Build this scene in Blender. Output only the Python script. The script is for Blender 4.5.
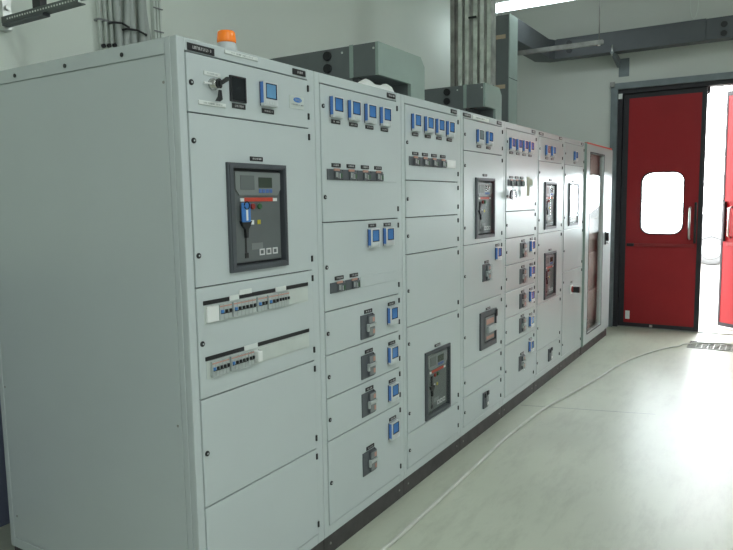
import bpy, bmesh, math, random
from mathutils import Vector, Matrix
random.seed(7)
for o in list(bpy.data.objects): bpy.data.objects.remove(o)
SC = bpy.context.scene
COL = SC.collection

# ------------------------------------------------------------------ camera
CAM = Vector((0.0, -1.6481, 1.5684)); YAW, PITCH, ROLL, FPX = 1.0143, -0.1098, -0.0156, 668.07
F = Vector((math.sin(YAW)*math.cos(PITCH), math.cos(YAW)*math.cos(PITCH), math.sin(PITCH)))
R0 = Vector((math.cos(YAW), -math.sin(YAW), 0)); U0 = R0.cross(F)
Rv = math.cos(ROLL)*R0 + math.sin(ROLL)*U0; Uv = -math.sin(ROLL)*R0 + math.cos(ROLL)*U0
cam = bpy.data.cameras.new('camera'); cam.sensor_width = 36; cam.lens = FPX*36/733; cam.clip_start = .05
co = bpy.data.objects.new('camera', cam); COL.objects.link(co)
m3 = Matrix((Rv, Uv, -F)).transposed(); m4 = m3.to_4x4(); m4.translation = CAM; co.matrix_world = m4
SC.camera = co

# ------------------------------------------------------------------ sky, lights, exposure
SC.view_settings.view_transform = 'Standard'; SC.view_settings.look = 'None'
SC.view_settings.gamma = 1; SC.view_settings.exposure = 0.6; SC.view_settings.use_curve_mapping = False
wd = bpy.data.worlds.new('overcast_sky'); SC.world = wd; wd.use_nodes = True
wb = wd.node_tree.nodes['Background']; wb.inputs[0].default_value = (.93, .97, 1, 1); wb.inputs[1].default_value = 16.0

WALL_Y = -7.0      # wall with the added windows, right of the camera
BACK_X = -5.0      # wall behind the camera
END_X = 8.43       # wall with the doors
LONG_Y = 1.56      # wall behind the cabinets
CEIL = 4.7
ADDED_WINDOWS = [(-3.6, -1.0), (0.2, 2.8), (4.2, 6.8)]    # unseen windows added in the side wall to light the room, x ranges
WIN_Z = (1.3, 3.7)
def area(name, loc, sx, sy, power, color, target):
    l = bpy.data.lights.new(name, 'AREA'); l.shape = 'RECTANGLE'; l.size = sx; l.size_y = sy
    l.energy = power; l.color = color
    o = bpy.data.objects.new(name, l); COL.objects.link(o); o.location = loc
    o.rotation_euler = (Vector(target)-Vector(loc)).to_track_quat('-Z', 'Y').to_euler(); return o
for i, (a, b) in enumerate(ADDED_WINDOWS):
    area('window_daylight', ((a+b)/2, WALL_Y-.02, sum(WIN_Z)/2), b-a, WIN_Z[1]-WIN_Z[0], (46, 12, 12)[i], (.94, .99, 1.0), ((a+b)/2, 0, sum(WIN_Z)/2-.4))  # fill light standing in each added window

# ------------------------------------------------------------------ materials
def mat(name, col, rough=.5, metal=0., spec=.5, var=.06, vscale=8., bump=0., bscale=300., emit=None, estr=0., coat=0., alpha=None):
    m = bpy.data.materials.new(name); m.use_nodes = True; nt = m.node_tree; n = nt.nodes; b = n['Principled BSDF']
    b.inputs['Roughness'].default_value = rough; b.inputs['Metallic'].default_value = metal
    b.inputs['Specular IOR Level'].default_value = spec; b.inputs['Coat Weight'].default_value = coat
    b.inputs['Coat Roughness'].default_value = .03
    tc = n.new('ShaderNodeTexCoord')
    nz = n.new('ShaderNodeTexNoise'); nz.inputs['Scale'].default_value = vscale; nz.inputs['Detail'].default_value = 5
    nt.links.new(tc.outputs['Object'], nz.inputs['Vector'])
    rp = n.new('ShaderNodeValToRGB'); rp.color_ramp.elements[0].position = .3; rp.color_ramp.elements[1].position = .7
    rp.color_ramp.elements[0].color = tuple(c*(1-var) for c in col)+(1,)
    rp.color_ramp.elements[1].color = tuple(min(1, c*(1+var)) for c in col)+(1,)
    nt.links.new(nz.outputs['Fac'], rp.inputs['Fac']); nt.links.new(rp.outputs['Color'], b.inputs['Base Color'])
    if bump:
        n2 = n.new('ShaderNodeTexNoise'); n2.inputs['Scale'].default_value = bscale; n2.inputs['Detail'].default_value = 2
        nt.links.new(tc.outputs['Object'], n2.inputs['Vector'])
        bp = n.new('ShaderNodeBump'); bp.inputs['Strength'].default_value = bump; bp.inputs['Distance'].default_value = .001
        nt.links.new(n2.outputs['Fac'], bp.inputs['Height']); nt.links.new(bp.outputs['Normal'], b.inputs['Normal'])
    if emit:
        b.inputs['Emission Color'].default_value = emit+(1,); b.inputs['Emission Strength'].default_value = estr
    return m
def pane_mat(name, tint=(1, 1, 1), ior=1.5, rough=.02, refl=.55):
    m = bpy.data.materials.new(name); m.use_nodes = True; nt = m.node_tree; n = nt.nodes; n.clear()
    out = n.new('ShaderNodeOutputMaterial'); mx = n.new('ShaderNodeMixShader'); tr = n.new('ShaderNodeBsdfTransparent')
    gl = n.new('ShaderNodeBsdfGlossy'); lw = n.new('ShaderNodeLayerWeight'); lw.inputs['Blend'].default_value = .5
    pw = n.new('ShaderNodeMath'); pw.operation = 'POWER'; pw.inputs[1].default_value = 5; nt.links.new(lw.outputs['Facing'], pw.inputs[0])
    fr = n.new('ShaderNodeMapRange'); fr.inputs['To Min'].default_value = refl*((ior-1)/(ior+1))**2; fr.inputs['To Max'].default_value = refl; nt.links.new(pw.outputs[0], fr.inputs['Value'])
    nz = n.new('ShaderNodeTexNoise'); nz.inputs['Scale'].default_value = 6
    mr = n.new('ShaderNodeMapRange'); mr.inputs['To Min'].default_value = rough*.7; mr.inputs['To Max'].default_value = rough*1.3
    nt.links.new(nz.outputs['Fac'], mr.inputs['Value']); nt.links.new(mr.outputs['Result'], gl.inputs['Roughness'])
    tr.inputs['Color'].default_value = tint+(1,)
    nt.links.new(fr.outputs[0], mx.inputs[0]); nt.links.new(tr.outputs[0], mx.inputs[1]); nt.links.new(gl.outputs[0], mx.inputs[2])
    nt.links.new(mx.outputs[0], out.inputs['Surface']); return m
M = {}
M['paint'] = mat('grey_cabinet_paint', (.535, .59, .59), .27, spec=.5, var=.015, vscale=3, bump=.12, bscale=500)
M['paint_side'] = M['paint']
M['gap'] = mat('dark_gasket', (.05, .055, .055), .8)  # dark tone for seams and for shade painted behind doors and in duct openings
M['plinth'] = mat('brown_grey_plinth', (.055, .05, .05), .55, var=.3, vscale=12)
M['black'] = mat('black_plastic', (.012, .013, .015), .4)
M['rubber'] = mat('black_rubber', (.018, .018, .022), .6)
M['plate'] = mat('black_engraved_plate', (.015, .015, .017), .35)
M['print'] = mat('white_print', (.62, .62, .62), .6)
M['label'] = mat('pale_paper_label', (.68, .72, .69), .6)
M['white'] = mat('white_plastic', (.75, .77, .75), .45)
M['silver'] = mat('silver_grey_plastic', (.56, .6, .6), .3, spec=.6)
M['film_blue'] = mat('bright_blue_film', (.09, .22, .58), .25)
M['navy'] = mat('navy_plastic', (.02, .035, .09), .25)
M['screen'] = mat('blue_screen', (.045, .19, .52), .06, spec=1.0, var=.12, vscale=20)
M['screen_pale'] = mat('pale_blue_screen', (.14, .33, .56), .06, spec=.6, var=.1, vscale=20)
M['screen_grey'] = mat('grey_screen', (.2, .24, .25), .06, spec=.6)
M['screen_frame'] = mat('dark_screen_border', (.02, .03, .06), .2)
M['panel_black'] = mat('black_glass_panel', (.014, .017, .021), .12, spec=.5)
M['bezel'] = mat('dark_grey_bezel', (.075, .085, .095), .45)
M['brk'] = mat('grey_breaker_face', (.12, .135, .135), .4)
M['trim'] = mat('smoke_grey_trim_unit', (.2, .22, .215), .3)
M['lcd'] = mat('dark_lcd', (.05, .065, .05), .15)
M['key_blue'] = mat('blue_key', (.08, .16, .42), .4)
M['red'] = mat('red_stripe', (.55, .06, .03), .45)
M['btn_red'] = mat('red_button', (.3, .03, .025), .4)
M['btn_green'] = mat('green_button', (.03, .12, .04), .4)
M['yellow'] = mat('yellow_flag', (.5, .42, .03), .5)
M['tag_blue'] = mat('blue_tag', (.05, .2, .55), .4)
M['mccb'] = mat('charcoal_breaker', (.09, .1, .11), .45)
M['mccb_mid'] = mat('mid_grey_breaker', (.22, .235, .235), .45)
M['toggle'] = mat('pale_grey_toggle', (.42, .46, .45), .4)
M['toggle_blue'] = mat('blue_toggle', (.08, .25, .6), .4)
M['pinkish'] = mat('salmon_marking', (.5, .28, .22), .5)
M['olive'] = mat('olive_paper_tag', (.4, .42, .3), .7)
M['chrome'] = mat('nickel_key_lock', (.6, .6, .58), .22, metal=1)
M['bracket_dark'] = mat('dark_slotted_steel', (.1, .115, .11), .5, metal=.3, var=.2)
M['steel'] = mat('galvanised_steel', (.68, .7, .67), .3, metal=.9, var=.25, vscale=14)
M['steel_dark'] = mat('dull_galvanised_steel', (.3, .3, .28), .45, metal=.7, var=.3, vscale=10)
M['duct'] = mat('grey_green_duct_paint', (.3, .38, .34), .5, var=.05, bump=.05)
M['duct_grey'] = mat('slate_grey_duct_paint', (.135, .155, .155), .5, var=.06, bump=.05)
M['duct_slate'] = mat('dark_slate_trunking_paint', (.075, .086, .092), .5, var=.06, bump=.05)
M['duct_tape'] = mat('beige_joint_tape', (.5, .4, .28), .7)
M['conduit'] = mat('grey_cable_sheath', (.4, .44, .41), .5)
M['conduit_pale'] = mat('pale_pvc_conduit', (.66, .72, .66), .45)
M['orange'] = mat('orange_lens', (.9, .22, .02), .18, spec=.6, emit=(1., .25, .02), estr=.12)
M['tape'] = mat('red_tape', (.6, .05, .03), .5)
M['door_red'] = mat('red_door_skin', (.3, .016, .02), .42, spec=.3, var=.05, vscale=4)
M['door_red_d'] = mat('red_door_rail', (.28, .02, .022), .4)
M['alu'] = mat('grey_door_frame_metal', (.17, .2, .21), .5, metal=.2, var=.15)
M['wall'] = mat('pale_green_wall_paint', (.58, .61, .565), .85, var=.03, vscale=1.2, bump=.1, bscale=90)
M['ceil'] = mat('white_ceiling', (.6, .62, .6), .9)
M['lamp'] = mat('lit_fluorescent_diffuser', (.9, .95, 1), .5, emit=(.92, 1., 1.), estr=26.)  # diffuser of the unseen fill lamps
M['lamp_old'] = mat('aged_fluorescent_diffuser', (.9, .95, 1), .5, emit=(.84, .95, 1.), estr=5.)  # emission turned down to keep the end wall darker
M['cable'] = mat('pale_cable_sheath', (.6, .61, .55), .5, var=.1)
M['ground'] = mat('pale_outdoor_concrete', (.2, .19, .165), .9, var=.12, vscale=1.5)
M['car'] = mat('white_car_paint', (.3, .31, .32), .3)
M['tyre'] = mat('dusty_tyre_rubber', (.09, .09, .09), .8)  # black lifted to grey: outdoor glare is put into the colour
M['car_glass'] = mat('dark_car_glass', (.06, .07, .08), .1)
M['film'] = mat('white_plastic_sheet', (.75, .78, .75), .45)
M['row_cover'] = mat('translucent_grey_cover', (.55, .6, .565), .3)
M['shelf'] = mat('pale_mounting_plate', (.68, .66, .64), .5)
M['pane'] = pane_mat('clear_cover', (.97, .98, .98), 1.5, .012, .3)
M['glass'] = pane_mat('tinted_cabinet_glass', (.9, .88, .87), 1.5, .015)
M['window_glass'] = pane_mat('dusty_window_glass', (.115, .122, .125), 1.45, .05)  # grey tint put in to cut the light through the added windows
M['door_glass'] = pane_mat('door_window_glass', (.93, .96, .96), 1.45, .02)
# long wall: pale green above, blue-grey painted dado below
def dado_mat():
    m = mat('green_wall_with_blue_dado', (.72, .78, .71), .85, var=.03, vscale=1.2, bump=.1, bscale=90)
    nt = m.node_tree; n = nt.nodes; b = n['Principled BSDF']; src = b.inputs['Base Color'].links[0].from_socket
    g = n.new('ShaderNodeNewGeometry'); s = n.new('ShaderNodeSeparateXYZ'); nt.links.new(g.outputs['Position'], s.inputs[0])
    lt = n.new('ShaderNodeMath'); lt.operation = 'LESS_THAN'; lt.inputs[1].default_value = 1.25; nt.links.new(s.outputs['Z'], lt.inputs[0])
    mx = n.new('ShaderNodeMix'); mx.data_type = 'RGBA'; nt.links.new(lt.outputs[0], mx.inputs['Factor'])
    nt.links.new(src, mx.inputs['A']); mx.inputs['B'].default_value = (.15, .17, .25, 1); nt.links.new(mx.outputs['Result'], b.inputs['Base Color'])
    return m
M['wall_dado'] = dado_mat()
def floor_mat():
    m = mat('polished_green_grey_floor', (.51, .54, .435), .3, var=.1, vscale=1.1, bump=.05, bscale=60)
    nt = m.node_tree; n = nt.nodes; b = n['Principled BSDF']; src = b.inputs['Base Color'].links[0].from_socket
    tc = n.new('ShaderNodeTexCoord'); nz = n.new('ShaderNodeTexNoise'); nz.inputs['Scale'].default_value = 5; nz.inputs['Detail'].default_value = 9; nz.inputs['Roughness'].default_value = .75
    mp = n.new('ShaderNodeMapping'); mp.inputs['Scale'].default_value = (.45, 1.6, 1); nt.links.new(tc.outputs['Object'], mp.inputs['Vector']); nt.links.new(mp.outputs['Vector'], nz.inputs['Vector'])
    rp = n.new('ShaderNodeValToRGB'); rp.color_ramp.elements[0].position = .36; rp.color_ramp.elements[0].color = (.72, .72, .7, 1); rp.color_ramp.elements[1].position = .52; rp.color_ramp.elements[1].color = (1, 1, 1, 1)
    nt.links.new(nz.outputs['Fac'], rp.inputs['Fac'])
    mx = n.new('ShaderNodeMix'); mx.data_type = 'RGBA'; mx.blend_type = 'MULTIPLY'; mx.inputs['Factor'].default_value = .5
    nt.links.new(src, mx.inputs['A']); nt.links.new(rp.outputs['Color'], mx.inputs['B']); nt.links.new(mx.outputs['Result'], b.inputs['Base Color'])
    mr = n.new('ShaderNodeMapRange'); mr.inputs['To Min'].default_value = .26; mr.inputs['To Max'].default_value = .5
    nt.links.new(nz.outputs['Fac'], mr.inputs['Value']); nt.links.new(mr.outputs['Result'], b.inputs['Roughness']); b.inputs['Specular IOR Level'].default_value = .75
    return m
M['floor'] = floor_mat()

# ------------------------------------------------------------------ mesh helpers
class MB:
    def __init__(s): s.bm = bmesh.new(); s.mats = []; s.cur = 0
    def m(s, key):
        if key not in s.mats: s.mats.append(key)
        s.cur = s.mats.index(key); return s
    def _new(s, faces):
        for f in faces: f.material_index = s.cur
    def box(s, x0, x1, y0, y1, z0, z1, bev=0., seg=2):
        vs = [s.bm.verts.new((x, y, z)) for x in (x0, x1) for y in (y0, y1) for z in (z0, z1)]
        q = [(0, 1, 3, 2), (4, 6, 7, 5), (0, 4, 5, 1), (2, 3, 7, 6), (0, 2, 6, 4), (1, 5, 7, 3)]
        fs = [s.bm.faces.new([vs[i] for i in f]) for f in q]
        bmesh.ops.recalc_face_normals(s.bm, faces=fs); s._new(fs)
        if bev:
            es = list({e for f in fs for e in f.edges})
            r = bmesh.ops.bevel(s.bm, geom=es, offset=bev, segments=seg, affect='EDGES', profile=.5)
            s._new(r['faces'])
        return s
    def cyl(s, p0, p1, r0, r1=None, n=14, caps=True):
        r1 = r0 if r1 is None else r1
        p0, p1 = Vector(p0), Vector(p1); d = (p1-p0).normalized()
        a = d.orthogonal().normalized(); b = d.cross(a)
        A = [s.bm.verts.new(p0+(a*math.cos(t)+b*math.sin(t))*r0) for t in [2*math.pi*i/n for i in range(n)]]
        B = [s.bm.verts.new(p1+(a*math.cos(t)+b*math.sin(t))*r1) for t in [2*math.pi*i/n for i in range(n)]]
        fs = [s.bm.faces.new([A[i], A[(i+1) % n], B[(i+1) % n], B[i]]) for i in range(n)]
        for f in fs: f.smooth = True
        if caps: fs += [s.bm.faces.new(A[::-1]), s.bm.faces.new(B)]
        s._new(fs); return s
    def lathe(s, prof, c=(0, 0, 0), n=24, axis='z'):
        rings = []
        for r, h in prof:
            ring = []
            for i in range(n):
                t = 2*math.pi*i/n
                p = (r*math.cos(t), r*math.sin(t), h) if axis == 'z' else (r*math.cos(t), h, r*math.sin(t))
                ring.append(s.bm.verts.new(Vector(c)+Vector(p)))
            rings.append(ring)
        fs = []
        for A, B in zip(rings, rings[1:]):
            fs += [s.bm.faces.new([A[i], A[(i+1) % n], B[(i+1) % n], B[i]]) for i in range(n)]
        for f in fs: f.smooth = True
        fs += [s.bm.faces.new(rings[0][::-1]), s.bm.faces.new(rings[-1])]
        bmesh.ops.recalc_face_normals(s.bm, faces=fs); s._new(fs); return s
    def tube(s, pts, r, n=8):
        pts = [Vector(p) for p in pts]; rings = []; prev = None
        for i, p in enumerate(pts):
            d = (pts[min(i+1, len(pts)-1)]-pts[max(i-1, 0)]).normalized()
            if prev is None: prev = d.orthogonal().normalized()
            a = (prev-d*prev.dot(d)).normalized(); prev = a; b = d.cross(a)
            rings.append([s.bm.verts.new(p+(a*math.cos(2*math.pi*k/n)+b*math.sin(2*math.pi*k/n))*r) for k in range(n)])
        fs = []
        for A, B in zip(rings, rings[1:]):
            fs += [s.bm.faces.new([A[k], A[(k+1) % n], B[(k+1) % n], B[k]]) for k in range(n)]
        for f in fs: f.smooth = True
        fs += [s.bm.faces.new(rings[0][::-1]), s.bm.faces.new(rings[-1])]
        s._new(fs); return s
    def prism(s, poly, axis, a, b):
        # poly: 2-D points, extruded along axis from a to b. axis y: (x,z); axis x: (y,z); axis z: (x,y)
        def P(u, v, w): return {'y': (u, w, v), 'x': (w, u, v), 'z': (u, v, w)}[axis]
        A = [s.bm.verts.new(P(u, v, a)) for u, v in poly]; B = [s.bm.verts.new(P(u, v, b)) for u, v in poly]
        n = len(poly); fs = [s.bm.faces.new(A[::-1]), s.bm.faces.new(B)]
        fs += [s.bm.faces.new([A[i], A[(i+1) % n], B[(i+1) % n], B[i]]) for i in range(n)]
        bmesh.ops.recalc_face_normals(s.bm, faces=fs); s._new(fs); return s
    def ring(s, outer, inner, axis, a, b):
        # plate with a hole: outer and inner loops with the same number of 2-D points
        def P(u, v, w): return {'y': (u, w, v), 'x': (w, u, v), 'z': (u, v, w)}[axis]
        n = len(outer); L = [[s.bm.verts.new(P(u, v, w)) for u, v in lp] for w in (a, b) for lp in (outer, inner)]
        oa, ia, ob, ib = L; fs = []
        for i in range(n):
            j = (i+1) % n
            fs += [s.bm.faces.new([oa[i], oa[j], ia[j], ia[i]]), s.bm.faces.new([ob[i], ib[i], ib[j], ob[j]]),
                   s.bm.faces.new([oa[i], ob[i], ob[j], oa[j]]), s.bm.faces.new([ia[i], ia[j], ib[j], ib[i]])]
        bmesh.ops.recalc_face_normals(s.bm, faces=fs); s._new(fs); return s
    def mesh(s, name='mesh'):
        me = bpy.data.meshes.new(name); s.bm.to_mesh(me); s.bm.free()
        for k in s.mats: me.materials.append(M[k])
        return me
WL = {}
def put(name, mb, parent=None, loc=(0, 0, 0), rest=True):
    """link a mesh as one object; loc is a world position (parents are never rotated unless rest=False: then loc is local)"""
    me = mb.mesh(name) if isinstance(mb, MB) else mb
    o = bpy.data.objects.new(name, me); COL.objects.link(o)
    loc = Vector(loc)
    if parent is not None:
        o.parent = parent
        o.location = loc-WL[parent.name] if rest else loc
    else: o.location = loc
    WL[o.name] = loc.copy(); return o
def thing(name, label, cat, loc=(0, 0, 0), group=None, rz=0.):
    o = bpy.data.objects.new(name, None); COL.objects.link(o); o.location = loc; o.rotation_euler[2] = rz; o.empty_display_size = .1
    WL[o.name] = Vector(loc); return tag(o, label, cat, group)
def tag(o, label, cat, group=None):
    o['label'] = label; o['category'] = cat
    if group: o['group'] = group
    return o
def struct(o, label=None):
    o['kind'] = 'structure'
    if label: o['label'] = label
    return o
def rrect(x0, x1, z0, z1, r, n=8):
    pts = []
    for cx, cz, a0 in ((x1-r, z1-r, 0), (x0+r, z1-r, 90), (x0+r, z0+r, 180), (x1-r, z0+r, 270)):
        for j in range(n+1):
            t = math.radians(a0+90*j/n); pts.append((cx+r*math.cos(t), cz+r*math.sin(t)))
    return pts
def rect_like(x0, x1, z0, z1, n=8):
    """a rectangle with as many points as rrect: corner at the middle of every arc"""
    pts = []
    for (cx, cz), (ax, az), (bx, bz) in (((x1, z1), (x1, (z0+z1)/2), ((x0+x1)/2, z1)), ((x0, z1), ((x0+x1)/2, z1), (x0, (z0+z1)/2)),
                                         ((x0, z0), (x0, (z0+z1)/2), ((x0+x1)/2, z0)), ((x1, z0), ((x0+x1)/2, z0), (x1, (z0+z1)/2))):
        h = n//2
        for j in range(n+1):
            if j < h: t = (j+.5)/(h+.5); pts.append((ax+(cx-ax)*t, az+(cz-az)*t))
            elif j == h: pts.append((cx, cz))
            else: t = (j-h)/(h+.5); pts.append((cx+(bx-cx)*t, cz+(bz-cz)*t))
    return pts

# ------------------------------------------------------------------ the setting
fl = struct(put('floor', MB().m('floor').box(BACK_X, END_X+.3, WALL_Y, LONG_Y, -.15, 0)), 'polished green-grey concrete floor with scuffs')
jb = MB().m('trim'); jb.prism([(4.835, -.01), (4.841, -.01), (5.095, -.93), (5.089, -.93)], 'z', -.002, .0006)
put('expansion_joint', jb, fl)
struct(put('ceiling', MB().m('ceil').box(BACK_X, END_X, WALL_Y, LONG_Y, CEIL, CEIL+.15)))
struct(put('wall_left', MB().m('wall_dado').box(BACK_X-.25, END_X+.3, LONG_Y, LONG_Y+.25, 0, CEIL)), 'pale green wall with blue-grey lower band')
struct(put('wall_back', MB().m('wall').box(BACK_X-.25, BACK_X, WALL_Y, LONG_Y, 0, CEIL)))
# end wall with the doorway
DY0, DY1, DZ = .06, -1.81, 2.83
ew = MB().m('wall')
ew.box(END_X, END_X+.3, DY0+.06, LONG_Y, 0, CEIL).box(END_X, END_X+.3, WALL_Y, DY1-.06, 0, CEIL).box(END_X, END_X+.3, DY1-.06, DY0+.06, DZ+.06, CEIL)
struct(put('wall_end', ew), 'pale grey-green end wall above the doorway')
# side wall around the added windows
ww = MB().m('wall'); xs = [BACK_X]
for a, b in ADDED_WINDOWS: xs += [a, b]
xs.append(END_X)
ww.box(BACK_X, END_X, WALL_Y-.25, WALL_Y, 0, WIN_Z[0]).box(BACK_X, END_X, WALL_Y-.25, WALL_Y, WIN_Z[1], CEIL)
for i in range(0, len(xs), 2): ww.box(xs[i], xs[i+1], WALL_Y-.25, WALL_Y, *WIN_Z)
struct(put('wall_right', ww))
for i, (a, b) in enumerate(ADDED_WINDOWS):
    w = MB().m('white'); y0, y1 = WALL_Y-.2, WALL_Y-.14
    for x in (a, (a+b)/2-.03, b-.06): w.box(x, x+.06, y0, y1, *WIN_Z)
    w.box(a, b, y0, y1, WIN_Z[0], WIN_Z[0]+.06).box(a, b, y0, y1, WIN_Z[1]-.06, WIN_Z[1])
    wo = struct(put('window_%d' % (i+1), w))  # unseen window, added to let in fill light
    put('pane', MB().m('window_glass').box(a+.03, b-.03, y0+.02, y0+.026, WIN_Z[0]+.03, WIN_Z[1]-.03), wo)
# metal door surround
fr = MB().m('alu'); X0 = END_X-.035
fr.box(X0, END_X+.3, DY0, DY0+.075, 0, DZ+.07).box(X0, END_X+.3, DY1-.075, DY1, 0, DZ+.07).box(X0, END_X+.3, DY1, DY0, DZ, DZ+.07)
do = struct(put('trim_1', fr), 'grey metal surround of the doorway')
fb = MB().m('rubber')
fb.box(END_X+.005, END_X+.16, DY0-.05, DY0, 0, DZ).box(END_X+.005, END_X+.16, DY1, DY1+.05, 0, DZ).box(END_X+.005, END_X+.16, DY1+.05, DY0-.05, DZ-.05, DZ)
fb.box(END_X+.11, END_X+.16, DY0-.11, DY0-.05, 0, DZ-.05).box(END_X+.11, END_X+.16, -.9, DY0-.11, DZ-.12, DZ-.05)  # extra lips added behind the closed leaf to block light leaks
put('black_stop', fb, do)
put('threshold', MB().m('steel_dark').box(END_X+.045, END_X+.12, DY1+.05, DY0-.05, 0.0005, .0115), do)  # sill added to stop light showing under the closed leaf
put('sticker', MB().m('label').box(END_X-.002, END_X+.005, DY0-.047, DY0-.003, DZ-.11, DZ-.05), do)
put('bracket', MB().m('steel_dark').box(X0-.02, X0, DY0+.035, DY0+.085, DZ+.03, DZ+.085), do)

def door_leaf(name, label, hinge, rz, mirror):
    """leaf built in local axes: hinge at origin, leaf runs along -y (mirror: +y), inner face towards -x"""
    root = bpy.data.objects.new(name, None); COL.objects.link(root); root.location = hinge; root.rotation_euler[2] = rz
    WL[root.name] = Vector((0, 0, 0)); struct(root, label)
    s = 1 if mirror else -1; Wd = .885; H = 2.765; T = .05; EL, ER = .062, (.026 if mirror else .05)
    def Y(v): return s*v
    def prt(nm, mb, par=root): return put(nm, mb, par, (0, 0, 0), rest=False)
    def bx(mb, y0, y1, x0, x1, z0, z1, bev=0.): mb.box(x0, x1, min(Y(y0), Y(y1)), max(Y(y0), Y(y1)), z0, z1, bev); return mb
    f = MB().m('rubber'); bx(f, 0, EL, -.004, T+.004, .0, H); bx(f, Wd-ER, Wd, -.004, T+.004, 0, H); bx(f, EL, Wd-ER, -.004, T+.004, H-.055, H); bx(f, EL, Wd-ER, -.004, T+.004, 0, .045)
    f.bm.transform(Matrix.Translation((0, 0, .012)))
    prt('edge_frame', f)
    wy0, wy1, wz0, wz1 = .225, .68, 1.135, 1.85
    ya, yb = sorted((Y(wy0), Y(wy1))); yo0, yo1 = sorted((Y(EL), Y(Wd-ER)))
    p = MB().m('door_red').ring(rect_like(yo0, yo1, .057, H-.043), rrect(ya, yb, wz0, wz1, .11), 'x', 0, T)
    pn = prt('panel', p)
    g = MB().m('rubber').ring(rrect(ya-.008, yb+.008, wz0-.008, wz1+.008, .118), rrect(ya+.005, yb-.005, wz0+.005, wz1-.005, .105), 'x', -.008, T+.008)
    prt('window_gasket', g)
    prt('window_pane', MB().m('door_glass').prism(rrect(ya+.002, yb-.002, wz0+.002, wz1-.002, .108), 'x', T/2-.003, T/2+.003))
    r = MB().m('door_red_d'); bx(r, .078, Wd-.078, -.012, -.0005, .985, 1.02, .003); prt('rail', r)
    b = MB().m('black'); bx(b, .078, .16, -.028, -.0125, .985, 1.02, .004); prt('rail_bracket', b)
    h = MB().m('black'); bx(h, Wd-ER-.035, Wd-ER-.01, -.035, -.0005, 1.03, 1.5, .006); prt('closing_bar', h)
    h = MB().m('steel'); h.tube([(-.001, Y(Wd-.13), 1.08), (-.05, Y(Wd-.13), 1.1), (-.05, Y(Wd-.13), 1.42), (-.001, Y(Wd-.13), 1.44)], .012); prt('pull_handle', h)
    if not mirror:
        st = MB().m('label'); bx(st, .08, .13, -.003, 0, .1, .2); prt('sticker', st)
        bt = MB().m('steel'); bx(bt, .36, .39, -.02, -.0045, .02, .045); prt('floor_bolt', bt)
    else:
        for z in (.3, 1.4, 2.5): prt('hinge', MB().m('steel').cyl((-.005, 0, z), (-.005, 0, z+.12), .012))
    return root
door_leaf('door_1', 'closed red door leaf with rounded window, black edges, beside glazed cabinet', (END_X+.05, DY0-.055, 0), 0, False)
door_leaf('door_2', 'red door leaf swung open to the outside past the bright gap', (END_X+.05, DY1+.055, 0), math.radians(-36), True)

# outdoors
g = struct(put('ground', MB().m('ground').box(END_X+.3, 60, -40, 40, -.2, -.01)), 'pale sunlit yard outside the doorway')
def car():
    t = thing('parked_car', 'white car parked in the bright yard beyond the open door', 'car', (17.9, -1.6, -.01))
    ox, oy, oz = t.location
    def L(p): return (p[0], p[1]+oy, p[2])
    prof = [(-2.1, .35), (-2.1, .75), (-1.85, .95), (-1.0, 1.05), (-.45, 1.5), (.95, 1.5), (1.75, 1.0), (2.15, .9), (2.2, .35), (1.75, .3), (1.6, .58), (1.3, .68), (1.0, .58), (.85, .3), (-.85, .3), (-1.0, .58), (-1.3, .68), (-1.6, .58), (-1.75, .3)]
    b = MB().m('car'); b.prism([(y, z) for y, z in prof], 'x', -.85, .85); put('body', b, t, t.location)
    for y0, y1 in ((-.4, .2), (.28, .9)):
        put('side_window', MB().m('car_glass').box(-.86, -.845, y0, y1, 1.05, 1.42), t, t.location)
    for y in (1.3, -1.3):
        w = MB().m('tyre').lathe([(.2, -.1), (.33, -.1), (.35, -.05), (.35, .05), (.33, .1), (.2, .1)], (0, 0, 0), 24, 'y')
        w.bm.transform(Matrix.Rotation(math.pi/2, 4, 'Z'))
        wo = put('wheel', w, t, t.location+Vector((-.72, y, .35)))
        d = MB().m('mccb_mid').lathe([(.02, -.02), (.21, -.01), (.21, .01), (.02, .02)], (0, 0, 0), 20, 'y'); d.bm.transform(Matrix.Rotation(math.pi/2, 4, 'Z'))
        put('hub_cap', d, wo, t.location+Vector((-.83, y, .35)))
car()

# ------------------------------------------------------------------ switchgear
H, ZP, DEPTH, XL, PITCH_X = 2.1, .0926, 1.166, 1.5352, .7335
def zk(k): return 2.056-.1915*k
YD = -.004            # door face
hinge_me = MB().m('black').box(-.0035, .0045, -.006, .0, -.0125, .0125, .001).mesh('hinge')
lk = MB().m('black').lathe([(.0095, 0), (.0095, -.003), (.0085, -.0045), (.003, -.0045)], (0, 0, 0), 16, 'y')
lk.m('silver').box(-.0025, .0025, -.0055, -.0045, -.0025, .0025); lock_me = lk.mesh('lock')
def strokes(mb, x0, x1, z0, z1, y, dens=1.):
    """tiny unreadable lettering: rows of upright strokes"""
    x = x0; h = z1-z0
    while x < x1-.2*h:
        w = h*random.uniform(.28, .42)
        if random.random() < .86*dens:
            mb.box(x, x+w*.4, y-.0006, y, z0, z1); 
            if random.random() < .7: zz = random.choice((z0, (z0+z1)/2-.1*h, z1-.2*h)); mb.box(x+w*.4, x+w, y-.0006, y, zz, zz+.2*h)
            if random.random() < .4: mb.box(x+w, x+w*1.4, y-.0006, y, z0+h*.1, z1)
        x += w*2.0
    return mb
def nameplate(cab, x0, x1, z0, z1, y=0., key='plate', ink='print', name='nameplate', text=True):
    p = put(name, MB().m(key).box(x0, x1, y-.004, y, z0, z1, .0012, 1), cab)
    if text:
        h = z1-z0; put('lettering', strokes(MB().m(ink), x0+(x1-x0)*.18, x1-(x1-x0)*.15, z0+h*.3, z1-h*.3, y-.004), p)
    return p
CX = {}; BW, BH = .322, .386
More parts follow.
